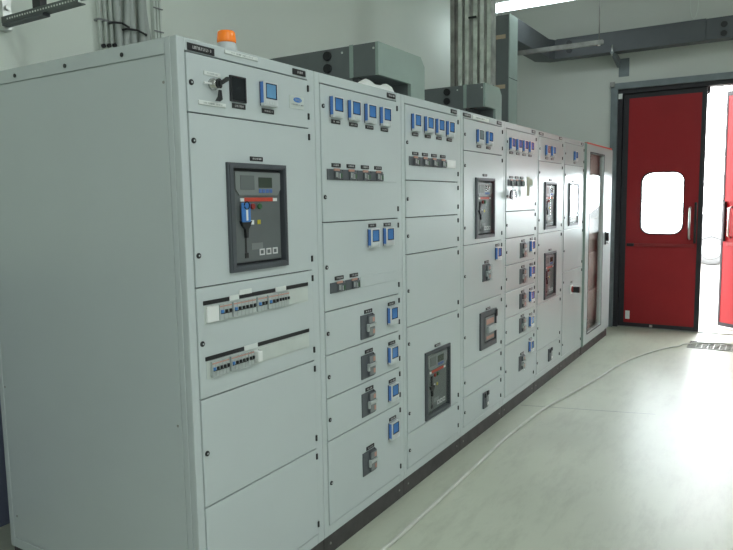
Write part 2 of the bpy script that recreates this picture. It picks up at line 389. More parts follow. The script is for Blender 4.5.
def cabinet(i, ks, label, holes={}):
    x0 = XL+PITCH_X*i; x1 = x0+PITCH_X
    c = thing('switchgear_cabinet', label, 'cabinet', (0, 0, 0), 'row of grey switchgear cabinets')
    c.location = ((x0+x1)/2, DEPTH/2, 0); WL[c.name] = Vector((0, 0, 0))
    base = c.location.copy(); CX[c.name] = x0
    # children are modelled in world coordinates: shift them back by the empty's place
    WL[c.name] = base
    def P(nm, mb, par=None, at=None):
        mb = mb.mesh(nm) if isinstance(mb, MB) else mb
        return put(nm, mb, par or c, at if at is not None else (0, 0, 0))
    g = .0008
    b = MB().m('paint'); xa = x0+(.008 if i == 0 else g); b.box(xa, x1-g, .03, DEPTH, ZP+.0005, H-.002); P('housing', b)
    P('backing', MB().m('gap').box(x0+.03, x1-.03, .016, .0295, ZP+.04, 2.062))  # dark sheet standing in for the shade in the door gaps
    f = MB().m('paint')
    f.box(x0+g, x0+.0345, 0, .03, ZP, H, .004).box(x1-.0475, x1-g, 0, .03, ZP, H, .004)
    f.box(x0+.034, x1-.047, .0005, .03, 2.059, H, .003).box(x0+.034, x1-.047, .0005, .03, ZP, .138, .003)
    P('front_frame', f)
    pl = MB().m('plinth'); pl.box(x0+.001, x1-.001, .006, DEPTH-.02, 0, ZP-.0005, .002, 1)
    plo = P('plinth', pl)
    for xx in (x0+.05, x1-.05): P('screw', MB().m('steel_dark').lathe([(.006, 0), (.005, -.003)], (0, 0, 0), 8, 'y'), plo, (xx, .006, .05))
    doors = []
    for a, bk in zip(ks, ks[1:]):
        zt, zb = zk(a)-.0022, zk(bk)+.0022
        if bk == 10: zb = zk(10)+.001
        if a in holes:
            hx, hz = x0+holes[a][0], holes[a][1]
            db = MB().m('paint').ring(rect_like(x0+.036, x1-.0485, zb, zt), rect_like(hx+.02, hx+BW-.009, hz+.014, hz+BH-.011), 'y', YD, .0155)
        else: db = MB().m('paint').box(x0+.036, x1-.0485, YD, .0155, zb, zt, .0025, 2)
        d = P('door', db); doors.append(d)
        n = bk-a
        zs = [(zt+zb)/2] if n < 3 else [zt-.088, zb+.105]
        if n == 3 and bk == 10: zs = [zt-.088]
        for z in zs: P('lock', lock_me, d, (x0+.052, YD, z))
        for z in (zt-.032, zb+.045): P('hinge', hinge_me, d, (x1-.0535, YD, z))
    return c, x0, P

# --- digital power meter: origin at lower left on the door
def meter_meshes(w, h):
    r = {}
    r['body'] = MB().m('navy').box(.002, w-.002, -.006, 0, .001, h-.001, .001, 1).mesh('power_meter')
    b = MB().m('silver').ring(rect_like(.0006, w, 0, h), rrect(w*.17, w*.92, h*.3, h*.94, .003), 'y', -.021, -.006)
    b.box(w*.06, w*.94, -.0235, -.0205, h*.04, h*.25, .0012, 1)
    r['bezel'] = b.mesh('bezel')
    r['side_film'] = MB().m('film_blue').box(0, .0005, -.0205, -.0062, h*.12, h*.97).mesh('side_film')
    r['screen_frame'] = MB().m('screen_frame').ring(rect_like(w*.17, w*.92, h*.3, h*.94), rect_like(w*.22, w*.87, h*.35, h*.9), 'y', -.0215, -.0065).mesh('screen_frame')
    for k in ('screen', 'screen_pale', 'screen_grey'): r[k] = MB().m(k).box(w*.215, w*.875, -.02, -.007, h*.345, h*.905).mesh('screen')
    k = MB().m('silver')
    for j in range(4): k.box(w*(.16+.18*j), w*(.28+.18*j), -.0248, -.0235, h*.09, h*.19, .0005, 1)
    r['keys'] = k.mesh('keys'); return r
MM = meter_meshes(.083, .088)
def meter(c, P, x, z, label='below', scr='screen'):
    m = P('power_meter', MM['body'], None, (x, YD, z))
    for k in ('bezel', 'screen_frame', 'side_film'): P(k, MM[k], m, (x, YD, z))
    P('screen', MM[scr], m, (x, YD, z)); ko = P('keys', MM['keys'], m, (x, YD, z))
    lz = z-.024 if label == 'below' else z+.094
    nameplate(c, x+.01, x+.078, lz, lz+.017, YD)
# --- withdrawable air circuit breaker: origin at lower left of its bezel
BW, BH = .322, .386
def acb_meshes():
    r = {}
    o = rect_like(0, BW, 0, BH); i = rect_like(.028, BW-.016, .022, BH-.018)
    b = MB().m('bezel').ring(o, i, 'y', -.01, 0)
    b.ring(rect_like(.0195, BW-.0085, .0135, BH-.0105), i, 'y', 0, .0188)
    b.ring(rect_like(.008, BW-.006, .008, BH-.008), rect_like(.02, BW-.011, .016, BH-.013), 'y', -.0125, -.01)
    r['bezel'] = b.mesh('circuit_breaker')
    f = MB().m('brk').box(.045, BW-.024, -.012, -.0005, .03, BH-.028, .002, 1); f.m('black').box(.0285, BW-.0165, -.003, -.0004, .0225, BH-.0185)
    r['face'] = f.mesh('faceplate')
    x0, x1 = .047, BW-.026; zt = BH-.03; zb = zt-.084
    r['trim'] = MB().m('trim').prism([(x0, zt), (x1, zt), (x1, zb+.022), (x1-.018, zb), (x0+.02, zb), (x0, zb+.024)], 'y', -.017, -.012).mesh('trim_unit')
    r['grille'] = MB().m('brk').box(x0+.025, x0+.1, -.0185, -.017, zb+.02, zt-.012, .001, 1).mesh('marking_field')
    r['display'] = MB().m('lcd').box(x0+.122, x1-.05, -.019, -.017, zb+.028, zt-.018, .001, 1).mesh('display')
    k = MB().m('key_blue')
    for j in range(4): k.box(x0+.123+.02*j, x0+.139+.02*j, -.0195, -.017, zb+.009, zb+.023, .001, 1)
    r['keys'] = k.mesh('display_keys')
    s = MB().m('red').box(x0+.045, x1-.045, -.0155, -.012, zb-.022, zb-.008); s.m('white').box(x0+.026, x0+.0445, -.0155, -.012, zb-.022, zb-.01).box(x1-.0445, x1-.02, -.0155, -.012, zb-.022, zb-.01)
    r['stripe'] = s.mesh('brand_stripe')
    s = MB().m('black').box(x0+.044, x0+.054, -.0125, -.0118, .05, .16); s.box(x0+.04, x0+.06, -.016, -.012, .045, .065, .002, 1)
    r['slot'] = s.mesh('lever_slot')
    l = MB().m('black').prism([(x0+.018, .18), (x0+.074, .18), (x0+.066, .163), (x0+.055, .15), (x0+.052, .12), (x0+.042, .12), (x0+.04, .15), (x0+.026, .163)], 'y', -.024, -.0126)
    l.box(x0+.036, x0+.056, -.02, -.0126, .18, .235, .002, 1); r['lever'] = l.mesh('charging_lever')
    r['b_red'] = MB().m('btn_red').lathe([(.011, 0), (.011, -.006), (.009, -.008)], (x0+.09, -.012, .232), 14, 'y').mesh('open_button')
    r['b_green'] = MB().m('btn_green').lathe([(.011, 0), (.011, -.006), (.009, -.008)], (x0+.128, -.012, .232), 14, 'y').mesh('close_button')
    r['ind_w'] = MB().m('white').box(x0+.078, x0+.096, -.0135, -.012, .166, .182).mesh('state_flag')
    r['ind_y'] = MB().m('yellow').box(x0+.115, x0+.133, -.0135, -.012, .166, .182).mesh('spring_flag')
    p = MB().m('trim').box(x0+.078, x0+.142, -.0135, -.012, .073, .097, .0006, 1); r['rating'] = p.mesh('rating_plate')
    p = MB().m('print')
    for j in range(3):
        a = x0+.122+.038*j; p.ring(rect_like(a, a+.028, .05, .074), rect_like(a+.005, a+.023, .055, .069), 'y', -.014, -.012)
    r['counters'] = p.mesh('counter_windows')
    p = MB().m('tag_blue').box(x0+.016, x0+.062, -.03, -.0245, .176, .246, .004, 2); p.m('white').box(x0+.036, x0+.046, -.0312, -.03, .182, .222); p.m('black').tube([(x0+.026+.014*(1-math.cos(t)), -.032, .236+.014*math.sin(t)) for t in [i*.6 for i in range(11)]], .002, 5)
    r['tag'] = p.mesh('hanging_tag')
    r['pane'] = MB().m('pane').box(.029, BW-.017, -.0265, -.0245, .023, BH-.019).mesh('cover_pane')
    r['pane_flush'] = MB().m('pane').box(.029, BW-.017, -.0265, -.0245, .023, BH-.019).mesh('cover_pane')
    return r
AM = acb_meshes()
def acb(c, P, x, z, tagd=False, pane=True):
    a = (x, YD, z); m = P('circuit_breaker', AM['bezel'], None, a)
    nm = dict(face='faceplate', trim='trim_unit', grille='marking_field', display='display', keys='display_keys', stripe='brand_stripe', slot='lever_slot', lever='charging_lever', b_red='open_button', b_green='close_button', ind_w='state_flag', ind_y='spring_flag', rating='rating_plate', counters='counter_windows')
    a = (x, YD+.018, z)
    for k, v in nm.items(): P(v, AM[k], m, a)
    if tagd: P('hanging_tag', AM['tag'], m, a)['label'] = 'blue hanging tag with white strip'
    elif pane: P('cover_pane', AM['pane'], m, a)
    nameplate(c, x+.125, x+.195, z+BH+.01, z+BH+.026, YD)
# --- moulded case breaker on its own door: origin lower left
def mccb_meshes():
    r = {}; w, h = .118, .114
    r['body'] = MB().m('mccb').box(0, w*.93, -.005, 0, 0, h, .001, 1).box(w*.46, w*.96, -.013, -.005, h*.06, h*.94, .002, 1).mesh('moulded_breaker')
    f = MB().m('mccb_mid').box(w*.5, w*.94, -.015, -.013, h*.1, h*.42, .001, 1).box(w*.5, w*.94, -.015, -.013, h*.62, h*.9, .001, 1)
    f.m('pinkish').box(w*.74, w*.9, -.016, -.015, h*.66, h*.84).box(w*.76, w*.9, -.016, -.015, h*.16, h*.34)
    r['face'] = f.mesh('face_labels')
    r['toggle'] = MB().m('toggle').box(w*.4, w*.95, -.024, -.013, h*.46, h*.6, .003, 2).box(w*.38, w*.5, -.017, -.005, h*.28, h*.6, .003, 1).mesh('toggle')
    s = MB().m('black')
    for zz in (h*.06, h*.94): s.lathe([(.005, 0), (.004, -.003)], (w*.9, -.005, zz), 8, 'y')
    r['screws'] = s.mesh('screws')
    r['pane'] = MB().m('pane').box(w*.03, w*.92, -.0275, -.026, h*.03, h*.97).mesh('cover_pane')
    return r
XM = mccb_meshes()
def mccb(c, P, x, z, pane=False):
    a = (x, YD, z); m = P('moulded_breaker', XM['body'], None, a)
    P('face_labels', XM['face'], m, a); P('toggle', XM['toggle'], m, a); P('screws', XM['screws'], m, a)
    if pane: P('cover_pane', XM['pane'], m, a)
    nameplate(c, x+.035, x+.105, z+.118, z+.136, YD)
# --- small row breaker
def rowb_meshes():
    r = {}; w, h = .112, .046
    r['body'] = MB().m('mccb').box(0, w-.002, -.005, 0, 0, h, .001, 1).box(w*.42, w*.95, -.013, -.005, h*.06, h*.8, .002, 1).mesh('small_breaker')
    r['top'] = MB().m('pinkish').box(w*.4, w*.8, -.009, -.005, h*.84, h*1.06, .001, 1).mesh('marking')
    t = MB().m('toggle').box(w*.46, w*.52, -.017, -.013, h*.25, h*.72, .001, 1).box(w*.7, w*.75, -.016, -.013, h*.12, h*.6, .001, 1)
    t.m('mccb_mid').box(w*.56, w*.66, -.0145, -.013, h*.15, h*.7); t.m('btn_green').box(w*.8, w*.88, -.0145, -.013, h*.2, h*.6); r['toggle'] = t.mesh('toggle'); return r
SM = rowb_meshes()
def rowb(c, P, x, z):
    a = (x, YD, z); m = P('small_breaker', SM['body'], None, a); P('marking', SM['top'], m, a); P('toggle', SM['toggle'], m, a)
    nameplate(c, x+.036, x+.104, z+.054, z+.071, YD)
# --- small socket-like device low on cabinets four and six
def device(c, P, x, z):
    w, h = .075, .108
    m = P('terminal_device', MB().m('mccb').box(x, x+w, YD-.012, YD, z, z+h, .002, 1))
    P('clip', MB().m('black').box(x+.005, x+.028, YD-.022, YD-.012, z+h*.72, z+h, .002, 1), m); P('clip', MB().m('black').box(x+w-.024, x+w-.002, YD-.022, YD-.012, z+h*.8, z+h*1.06, .002, 1), m)
    P('cover', MB().m('mccb_mid').box(x+.03, x+w-.004, YD-.02, YD-.012, z+.012, z+h*.7, .003, 1), m)
    P('marking', MB().m('label').box(x+.04, x+w-.012, YD-.0212, YD-.02, z+.02, z+.04), m)

def top_plate(c, x0): nameplate(c, x0+.59, x0+.672, 2.066, 2.089)
def white_strip(c, x0, x1, z0, z1, y=YD, text=True): nameplate(c, x0, x1, z0, z1, y, 'label', 'toggle', 'paper_label', text)

# ================= cabinet 1
c, x0, P = cabinet(0, [0, 1, 4, 6, 8, 10], 'end cabinet with plain side panel, key switch, orange beacon and two miniature breaker rows', {1: (.196, 1.3245)})
# side of the row: rails, corner post and recessed panel with screws
sd = MB().m('paint')
sd.box(x0, x0+.0078, .0305, .055, ZP, H, .003).box(x0, x0+.0078, DEPTH-.03, DEPTH, ZP, H, .003).box(x0, x0+.0078, .0555, DEPTH-.0305, 2.048, H, .003).box(x0, x0+.0078, .0555, DEPTH-.0305, ZP, .135, .003)
P('side_frame', sd)
sp = P('side_panel', MB().m('paint').box(x0+.001, x0+.0078, .058, DEPTH-.033, .1375, 2.0455, .0015, 1))
for y, z in ((.066, 1.96), (.075, .815), (DEPTH-.046, .81), (DEPTH-.062, .24), (DEPTH-.05, 1.95)):
    P('screw', MB().m('steel_dark').cyl((-.002, 0, 0), (0, 0, 0), .005, n=10), sp, (x0+.001, y, z))
for y in (.26, .572, .886):
    b = MB().m('black').cyl((-.003, 0, 0), (0, 0, 0), .0075, n=12); P('plug', b, None, (x0, y, 2.07))
nameplate(c, x0+.044, x0+.165, 2.061, 2.085)
white_strip(c, x0+.215, x0+.385, 2.0795, 2.093, 0.)
top_plate(c, x0)
white_strip(c, x0+.108, x0+.185, 1.992, 2.006); white_strip(c, x0+.078, x0+.207, 1.894, 1.908)
# key switch with keys
kx, kz = x0+.148, 1.966
ks_ = P('key_switch', MB().m('chrome').lathe([(.02, 0), (.02, -.008), (.016, -.012), (.016, -.024), (.013, -.026)], (kx, YD, kz), 20, 'y'))
P('pointer', MB().m('white').box(kx-.05, kx-.005, YD-.014, YD-.0085, kz-.004, kz+.002, .001, 1), ks_)
k = MB().m('black').box(kx-.004, kx+.004, YD-.04, YD-.024, kz-.01, kz+.01, .002, 1); k.ring(rrect(kx-.012, kx+.012, kz-.016, kz+.016, .01), rrect(kx-.005, kx+.005, kz-.007, kz+.007, .004), 'y', YD-.034, YD-.03)
k.prism([(kx+.004, kz+.002), (kx+.014, kz-.002), (kx+.05, kz+.018), (kx+.048, kz+.027), (kx+.036, kz+.027), (kx+.012, kz+.012)], 'y', YD-.034, YD-.028)
P('key', k, ks_)
k = MB().m('black').prism([(kx+.001, kz-.02), (kx+.012, kz-.02), (kx+.016, kz-.05), (kx+.004, kz-.058), (kx-.016, kz-.058), (kx-.004, kz-.042)], 'y', YD-.03, YD-.026); P('spare_key', k, ks_)
# black display and meter, maker's plate
dm = P('display_panel', MB().m('panel_black').box(x0+.232, x0+.305, YD-.006, YD, 1.924, 2.006, .001, 1))
dm['label'] = 'black glass display panel'
P('rim', MB().m('black').ring(rect_like(x0+.229, x0+.308, 1.921, 2.009), rect_like(x0+.234, x0+.303, 1.926, 2.004), 'y', YD-.008, YD), dm)
nameplate(c, x0+.238, x0+.306, 1.899, 1.916, YD)
meter(c, P, x0+.385, 1.922, 'below', 'screen_pale')
mk = P('maker_plate', MB().m('row_cover').box(x0+.56, x0+.652, YD-.002, YD, 1.934, 1.982, .0005, 1)); mk['label'] = 'silver maker plate with blue oval emblem'
ov = [(x0+.611+.026*math.cos(t), 1.9685+.0095*math.sin(t)) for t in [2*math.pi*i/28 for i in range(28)]]
ovo = P('emblem', MB().m('tag_blue').prism(ov, 'y', YD-.0032, YD-.002), mk)
P('emblem_lettering', strokes(MB().m('toggle'), x0+.594, x0+.63, 1.964, 1.973, YD-.0032), mk)
strk = strokes(MB().m('mccb_mid'), x0+.572, x0+.65, 1.948, 1.952, YD-.002); P('plate_lettering', strk, mk)
acb(c, P, x0+.196, 1.3245, True)
# miniature breaker rows
def mcb_row(z, xa, xb, groups, tags, end):
    row = P('breaker_row', MB().m('row_cover').box(x0+xa, x0+xb, YD-.0015, YD, z-.062, z, .0004, 1))
    lb = MB().m('plate').box(x0+xa-.004, x0+xb, YD-.004, YD, z+.002, z+.0165, .001, 1)
    ls = P('label_strip', lb, row)
    bodies = MB().m('white')
    for n, (a, bb, blues) in enumerate(groups):
        cnt = max(1, round((bb-a)/.0185))
        w = (bb-a)/cnt
        for j in range(cnt):
            P('miniature_breaker', MB().m('toggle').box(x0+a+w*j+.0004, x0+a+w*(j+1)-.0004, YD-.012, YD-.0015, z-.058, z-.004, .001, 1).m('pinkish').box(x0+a+w*j+.001, x0+a+w*(j+1)-.001, YD-.0126, YD-.012, z-.013, z-.008), row)
            tk = 'toggle_blue' if j == 0 and blues else 'black'
            P('toggle', MB().m(tk).box(x0+a+w*j+w*.26, x0+a+w*(j+1)-w*.26, YD-.019, YD-.012, z-.034, z-.023, .001, 1), row)
        if n < 4: P('toggle_bar', MB().m('black').box(x0+a+w*.3, x0+bb-w*.2, YD-.0145, YD-.012, z-.037, z-.0345), row)
    P('blank_cover', MB().m('row_cover').box(x0+end, x0+xb-.003, YD-.004, YD-.0015, z-.058, z-.006, .001, 1), row)
    for a, bb, dz in tags: P('paper_tag', MB().m('label').box(x0+a, x0+bb, YD-.0055, YD-.004, z+dz, z+dz+.018), row)
    return row
rw = mcb_row(1.226, .066, .648, [(.128, .19, 1), (.197, .316, 1), (.327, .38, 1), (.387, .446, 1), (.447, .512, 0)], [(.186, .234, .002), (.236, .302, .0155), (.438, .502, .002)], .515)
P('blank_module', MB().m('white').box(x0+.07, x0+.126, YD-.012, YD-.0015, 1.168, 1.222, .001, 1), rw)
rw = mcb_row(1.034, .066, .648, [(.082, .166, 1), (.176, .265, 1), (.267, .297, 0)], [(.252, .325, .001)], .33)
P('white_plug', MB().m('white').box(x0+.3, x0+.325, YD-.03, YD-.0015, .985, 1.025, .003, 1), rw)

# ================= cabinet 2
c, x0, P = cabinet(1, [0, 3, 5, 6, 7, 8, 10], 'cabinet with four top meters and four doors each holding one breaker and one meter')
top_plate(c, x0)
for x in (.097, .236, .373, .511): meter(c, P, x0+x, 1.924)
for x in (.068, .184, .302, .419): rowb(c, P, x0+x, 1.662)
P('blank_cover', MB().m('paint').box(x0+.535, x0+.665, YD-.003, YD, 1.66, 1.708, .001, 1))
for x in (.386, .527): meter(c, P, x0+x, 1.352, 'above')
for x in (.074, .193): rowb(c, P, x0+x, 1.174)
P('blank_cover', MB().m('paint').box(x0+.318, x0+.66, YD-.003, YD, 1.172, 1.222, .001, 1))
for k_, zb, zm in ((5, .926, .956), (6, .735, .756), (7, .552, .562), (8, .262, .365)):
    mccb(c, P, x0+.312, zb); meter(c, P, x0+.558, zm, 'above')

# ================= cabinet 3
c, x0, P = cabinet(2, [0, 2, 3, 4, 6, 9, 10], 'cabinet with four top meters, three blank doors and one large dark breaker low down', {6: (.234, .343)})
top_plate(c, x0)
for x in (.095, .241, .378, .515): meter(c, P, x0+x, 1.926)
for x in (.068, .18, .29, .402): rowb(c, P, x0+x, 1.75)
nameplate(c, x0+.525, x0+.645, 1.752, 1.797, YD, 'white', 'toggle', 'blank_cover', False)
acb(c, P, x0+.234, .343)

# ================= cabinet 4
c, x0, P = cabinet(3, [0, 1, 4, 6, 8, 9, 10], 'cabinet with two top meters, tall glazed breaker and a framed breaker with pale lever below', {1: (.21, 1.32)})
nameplate(c, x0+.03, x0+.145, 2.066, 2.087); white_strip(c, x0+.175, x0+.44, 2.064, 2.086, 0.); top_plate(c, x0)
meter(c, P, x0+.224, 1.916, 'below', 'screen_grey'); meter(c, P, x0+.383, 1.916)
acb(c, P, x0+.21, 1.32)
mccb(c, P, x0+.335, 1.033, True); meter(c, P, x0+.556, 1.156, 'above')
fx, fz = x0+.288, .586
fb = P('framed_breaker', MB().m('bezel').ring(rect_like(fx, fx+.285, fz, fz+.246), rect_like(fx+.06, fx+.265, fz+.034, fz+.214), 'y', YD-.012, YD))
P('face', MB().m('black').box(fx+.058, fx+.267, YD-.003, YD-.0005, fz+.032, fz+.216).m('mccb_mid').box(fx+.085, fx+.25, YD-.009, YD-.003, fz+.044, fz+.204, .003, 1), fb)
for za, zb_ in ((.155, .19), (.055, .075)): P('marking', MB().m('pinkish').box(fx+.1, fx+.235, YD-.0105, YD-.009, fz+za, fz+zb_), fb)
P('lever', MB().m('toggle').box(fx+.1, fx+.25, YD-.03, YD-.009, fz+.1, fz+.145, .006, 2), fb)['label'] = 'pale grey-green lever'
P('corner_catch', MB().m('black').box(fx+.255, fx+.285, YD-.02, YD-.012, fz+.19, fz+.24, .003, 1), fb)
nameplate(c, fx+.11, fx+.185, fz+.252, fz+.268, YD)
device(c, P, x0+.345, .178)

# ================= cabinet 5
c, x0, P = cabinet(4, [0, 3, 4, 5, 6, 7, 8, 10], 'cabinet with keys and paper tag hanging under small breakers and five breaker drawers')
top_plate(c, x0)
for x in (.083, .222, .36, .497): meter(c, P, x0+x, 1.908)
for x in (.062, .174, .286): rowb(c, P, x0+x, 1.66)
hk = P('key_bunch', MB().m('chrome').tube([(x0+.09+.018*math.sin(t), YD-.03, 1.642+.018*math.cos(t)) for t in [i*.5236 for i in range(13)]], .0025, 5))
for dx, dz, key, aa in ((-.03, -.055, 'black', -.3), (.012, -.06, 'chrome', .1), (.05, -.05, 'black', .5)):
    q = MB().m(key); ca, sa = math.cos(aa), math.sin(aa)
    shp = [(-.012, .03), (.012, .03), (.022, .0), (.016, -.028), (-.016, -.028), (-.022, 0)]
    q.prism([(x0+.09+dx+u*ca-v*sa, 1.642+dz+.012+u*sa+v*ca) for u, v in shp], 'y', YD-.034-.004*dx, YD-.024); P('key', q, hk)
tg = MB().m('olive').box(x0+.375, x0+.44, YD-.034, YD-.0325, 1.59, 1.73); P('paper_tag', tg)
P('tag_fold', MB().m('olive').box(x0+.44, x0+.5, YD-.034, YD-.0325, 1.67, 1.715))
nameplate(c, x0+.51, x0+.625, 1.66, 1.706, YD, 'label', 'toggle', 'blank_cover', False)
for zb, zm in ((1.13, 1.158), (.936, .962), (.748, .768), (.562, .57), (.27, .372)):
    mccb(c, P, x0+.332, zb, True); meter(c, P, x0+.553, zm, 'above')

# ================= cabinet 6
c, x0, P = cabinet(5, [0, 1, 4, 7, 9, 10], 'cabinet with two tall glazed breakers one above the other', {1: (.182, 1.316), 4: (.2, .737)})
nameplate(c, x0+.03, x0+.145, 2.066, 2.087); top_plate(c, x0)
meter(c, P, x0+.185, 1.908, 'below', 'screen_grey'); meter(c, P, x0+.338, 1.908)
acb(c, P, x0+.182, 1.316); acb(c, P, x0+.2, .737)
device(c, P, x0+.345, .186)

# ================= cabinet 7
c, x0, P = cabinet(6, [0, 1, 4, 6, 10], 'cabinet with one meter, one glazed breaker and a rotary switch on its lowest door', {1: (.17, 1.318)})
top_plate(c, x0)
meter(c, P, x0+.315, 1.905)
acb(c, P, x0+.17, 1.318)
sw = P('rotary_switch', MB().m('label').box(x0+.27, x0+.36, YD-.006, YD, .68, .765, .002, 1))
P('knob', MB().m('btn_red').lathe([(.03, 0), (.03, -.01), (.024, -.014)], (x0+.33, YD-.006, .722), 18, 'y'), sw)
P('grip', MB().m('black').prism([(x0+.31, .695), (x0+.35, .695), (x0+.35, .75), (x0+.31, .75)], 'y', YD-.075, YD-.02), sw)
nameplate(c, x0+.3, x0+.36, .785, .8, YD)

# ================= glazed end cabinet
gx0, gx1 = XL+7*PITCH_X+.012, 7.84
g = thing('glazed_cabinet', 'grey cabinet with tall glass door and red strip along its top, at row end', 'cabinet', ((gx0+gx1)/2, DEPTH/2, 0))
def G(nm, mb, par=None, at=(0, 0, 0)): return put(nm, mb, par or g, at)
hs = MB().m('paint'); hs.box(gx0, gx0+.02, .032, DEPTH, ZP, H).box(gx1-.02, gx1, .032, DEPTH, ZP, H).box(gx0+.02, gx1-.02, DEPTH-.02, DEPTH, ZP, H).box(gx0+.02, gx1-.02, .032, DEPTH-.02, H-.02, H).box(gx0+.02, gx1-.02, .032, DEPTH-.02, ZP, ZP+.02)
G('housing', hs)
G('plinth', MB().m('plinth').box(gx0+.002, gx1-.002, .006, DEPTH-.02, 0, ZP-.0005, .002, 1))
G('edge_seal', MB().m('duct').box(gx0-.008, gx0-.0005, -.02, .2, ZP, H-.002))
d = G('door', MB().m('paint').ring(rect_like(gx0+.004, 7.6, ZP+.012, H-.012), rrect(6.815, 7.425, .2, 2.012, .02), 'y', -.02, .03))
G('pane', MB().m('glass').box(6.81, 7.43, .0, .005, .195, 2.017), d)
G('gasket', MB().m('rubber').ring(rect_like(6.808, 7.432, .193, 2.019), rect_like(6.819, 7.421, .204, 2.008), 'y', -.0215, -.02), d)
hd = G('handle', MB().m('black').box(7.515, 7.56, -.032, -.0205, 1.06, 1.2, .005, 2).box(7.525, 7.552, -.06, -.032, 1.1, 1.19, .005, 2), d)
G('key', MB().m('chrome').box(7.532, 7.54, -.055, -.032, 1.07, 1.085), d)
G('filler_panel', MB().m('paint').box(7.604, gx1-.002, -.016, .031, ZP+.012, H-.012, .003))
G('red_strip', MB().m('tape').box(gx0+.006, gx1-.06, -.022, .03, H-.0115, H+.003))
mp = G('mounting_plate', MB().m('shelf').box(gx0+.03, gx1-.03, .075, .085, .12, 2.06))
for z in (.35, .75, 1.12, 1.5, 1.8): G('equipment_panel', MB().m('shelf').box(gx0+.1, gx1-.1, .05, .0745, z, z+.24, .004), mp)

# ------------------------------------------------------------------ things on top of the cabinets
b = thing('warning_beacon', 'orange flashing beacon on grey base above the end cabinet', 'beacon', (1.871, .1, H))
bl = Vector((1.871, .1, H))
put('base', MB().m('silver').lathe([(.037, 0), (.037, .03), (.034, .044), (.032, .0485)], n=24), b, bl)
put('lens', MB().m('orange').lathe([(.033, .049), (.035, .056), (.032, .085), (.028, .09), (.01, .092)], n=24), b, bl)
# crumpled sheet
def lump(x0, x1, y0, y1, z, prof):
    mb = MB().m('film'); n = len(prof); rows = []
    for j in range(6):
        v = j/5; row = []
        for i, h in enumerate(prof):
            u = i/(n-1); k = math.sin(math.pi*min(max(v, .0), 1.))**.6 if 0 < v < 1 else 0
            row.append(mb.bm.verts.new((x0+(x1-x0)*u, y0+(y1-y0)*v, z+.002+h*k*(1+.15*math.sin(7*u+3*v)))))
        rows.append(row)
    base = mb.bm
    for a, bb in zip(rows, rows[1:]):
        for i in range(n-1): base.faces.new([a[i], a[i+1], bb[i+1], bb[i]])
    bot = [rows[0][i] for i in range(n)]+[rows[-1][i] for i in range(n-1, -1, -1)]
    base.faces.new(bot[::-1])
    bmesh.ops.recalc_face_normals(base, faces=list(base.faces)); mb._new(base.faces)
    return mb
sh = put('plastic_sheet', lump(2.68, 3.02, .03, .12, H, [.004, .014, .022, .036, .05, .048, .04, .038, .038, .037, .036, .038, .046, .042, .01]))
tag(sh, 'crumpled white plastic sheet lying on a cabinet top before the open duct', 'sheet')

def cable_duct(x0, x1, zt, yf, notch_w, seam_y, label, gy):
    t = thing('cable_duct', label, 'duct', ((x0+x1)/2, .8, H), 'metal ducts crossing the cabinet tops')
    def D(nm, mb, par=None, at=(0, 0, 0)): return put(nm, mb, par or t, at)
    ch = .05; zn = H+.135
    D('rear_section', MB().m('duct_grey').box(x0, x1, seam_y+.001, LONG_Y-.002, H+.001, zt, .003, 1))
    # front section: overhanging head with chamfered far shoulder, open below on the near side
    poly = [(x0, zn), (x0+notch_w, zn), (x0+notch_w, H+.001), (x1, H+.001), (x1, zt-ch), (x1-ch, zt), (x0, zt)]
    fs = D('front_section', MB().m('duct_grey').prism(poly, 'y', yf+.02, seam_y-.001))
    D('front_cover', MB().m('duct').prism([(u-.002 if u == x0 else u, v) for u, v in poly], 'y', yf, yf+.019))
    D('seam_flange', MB().m('duct').box(x0-.004, x0-.0005, seam_y-.012, seam_y+.012, zn, zt+.003), fs)
    D('dark_lining', MB().m('gap').box(x0+.004, x0+notch_w-.002, seam_y-.04, seam_y-.0015, H+.001, zn-.002), fs)  # dark block painted as the shade inside the open notch
    for dz in (.037, .104):
        q = MB().m('black').cyl((-.012, 0, 0), (0, 0, 0), .024, .027, 20); D('cable_grommet', q, None, (x0-.0002, gy, zt-dz))
    for yy in (yf+.03, seam_y+.06): D('rivet', MB().m('steel').cyl((-.003, 0, 0), (0, 0, 0), .006, n=8), None, (x0-.0002, yy, zt-.03))
    return t
cable_duct(3.125, 3.66, 2.405, .2, .36, .37, 'long grey-green duct with white sheet under its open front and two black grommets', .527)
cable_duct(4.628, 4.95, 2.40, .2, .2, .36, 'grey-green duct under the vertical steel channels, with two black grommets', .504)
# vertical steel channels standing on the second duct
rs = thing('cable_riser', 'bundle of vertical galvanised steel channels rising from a duct to the ceiling', 'riser', (4.78, .38, 2.40))
yy = .192
for j, (w, key, dx) in enumerate([(.03, 'steel', 0), (.026, 'steel_dark', .02), (.03, 'steel', .006), (.022, 'steel_dark', .035), (.034, 'steel', .012), (.03, 'steel_dark', .03), (.03, 'steel', .0), (.024, 'steel_dark', .03), (.034, 'steel', .01), (.026, 'steel_dark', .025), (.034, 'steel_dark', .0)]):
    xx = 4.7+dx
    q = MB().m(key); q.box(xx, xx+.003, yy, yy+w-.002, 2.401, CEIL).box(xx+.003, xx+.1, yy, yy+.003, 2.401, CEIL).box(xx+.003, xx+.1, yy+w-.005, yy+w-.002, 2.401, CEIL)
    for zz in (2.405+.3*k for k in range(8)): q.box(xx-.003, xx, yy+w*.3, yy+w*.6, zz, zz+.05)
    put('channel', q, rs); yy += w
put('clamp', MB().m('black').box(4.685, 4.699, .3, .36, 2.88, 2.892), rs)
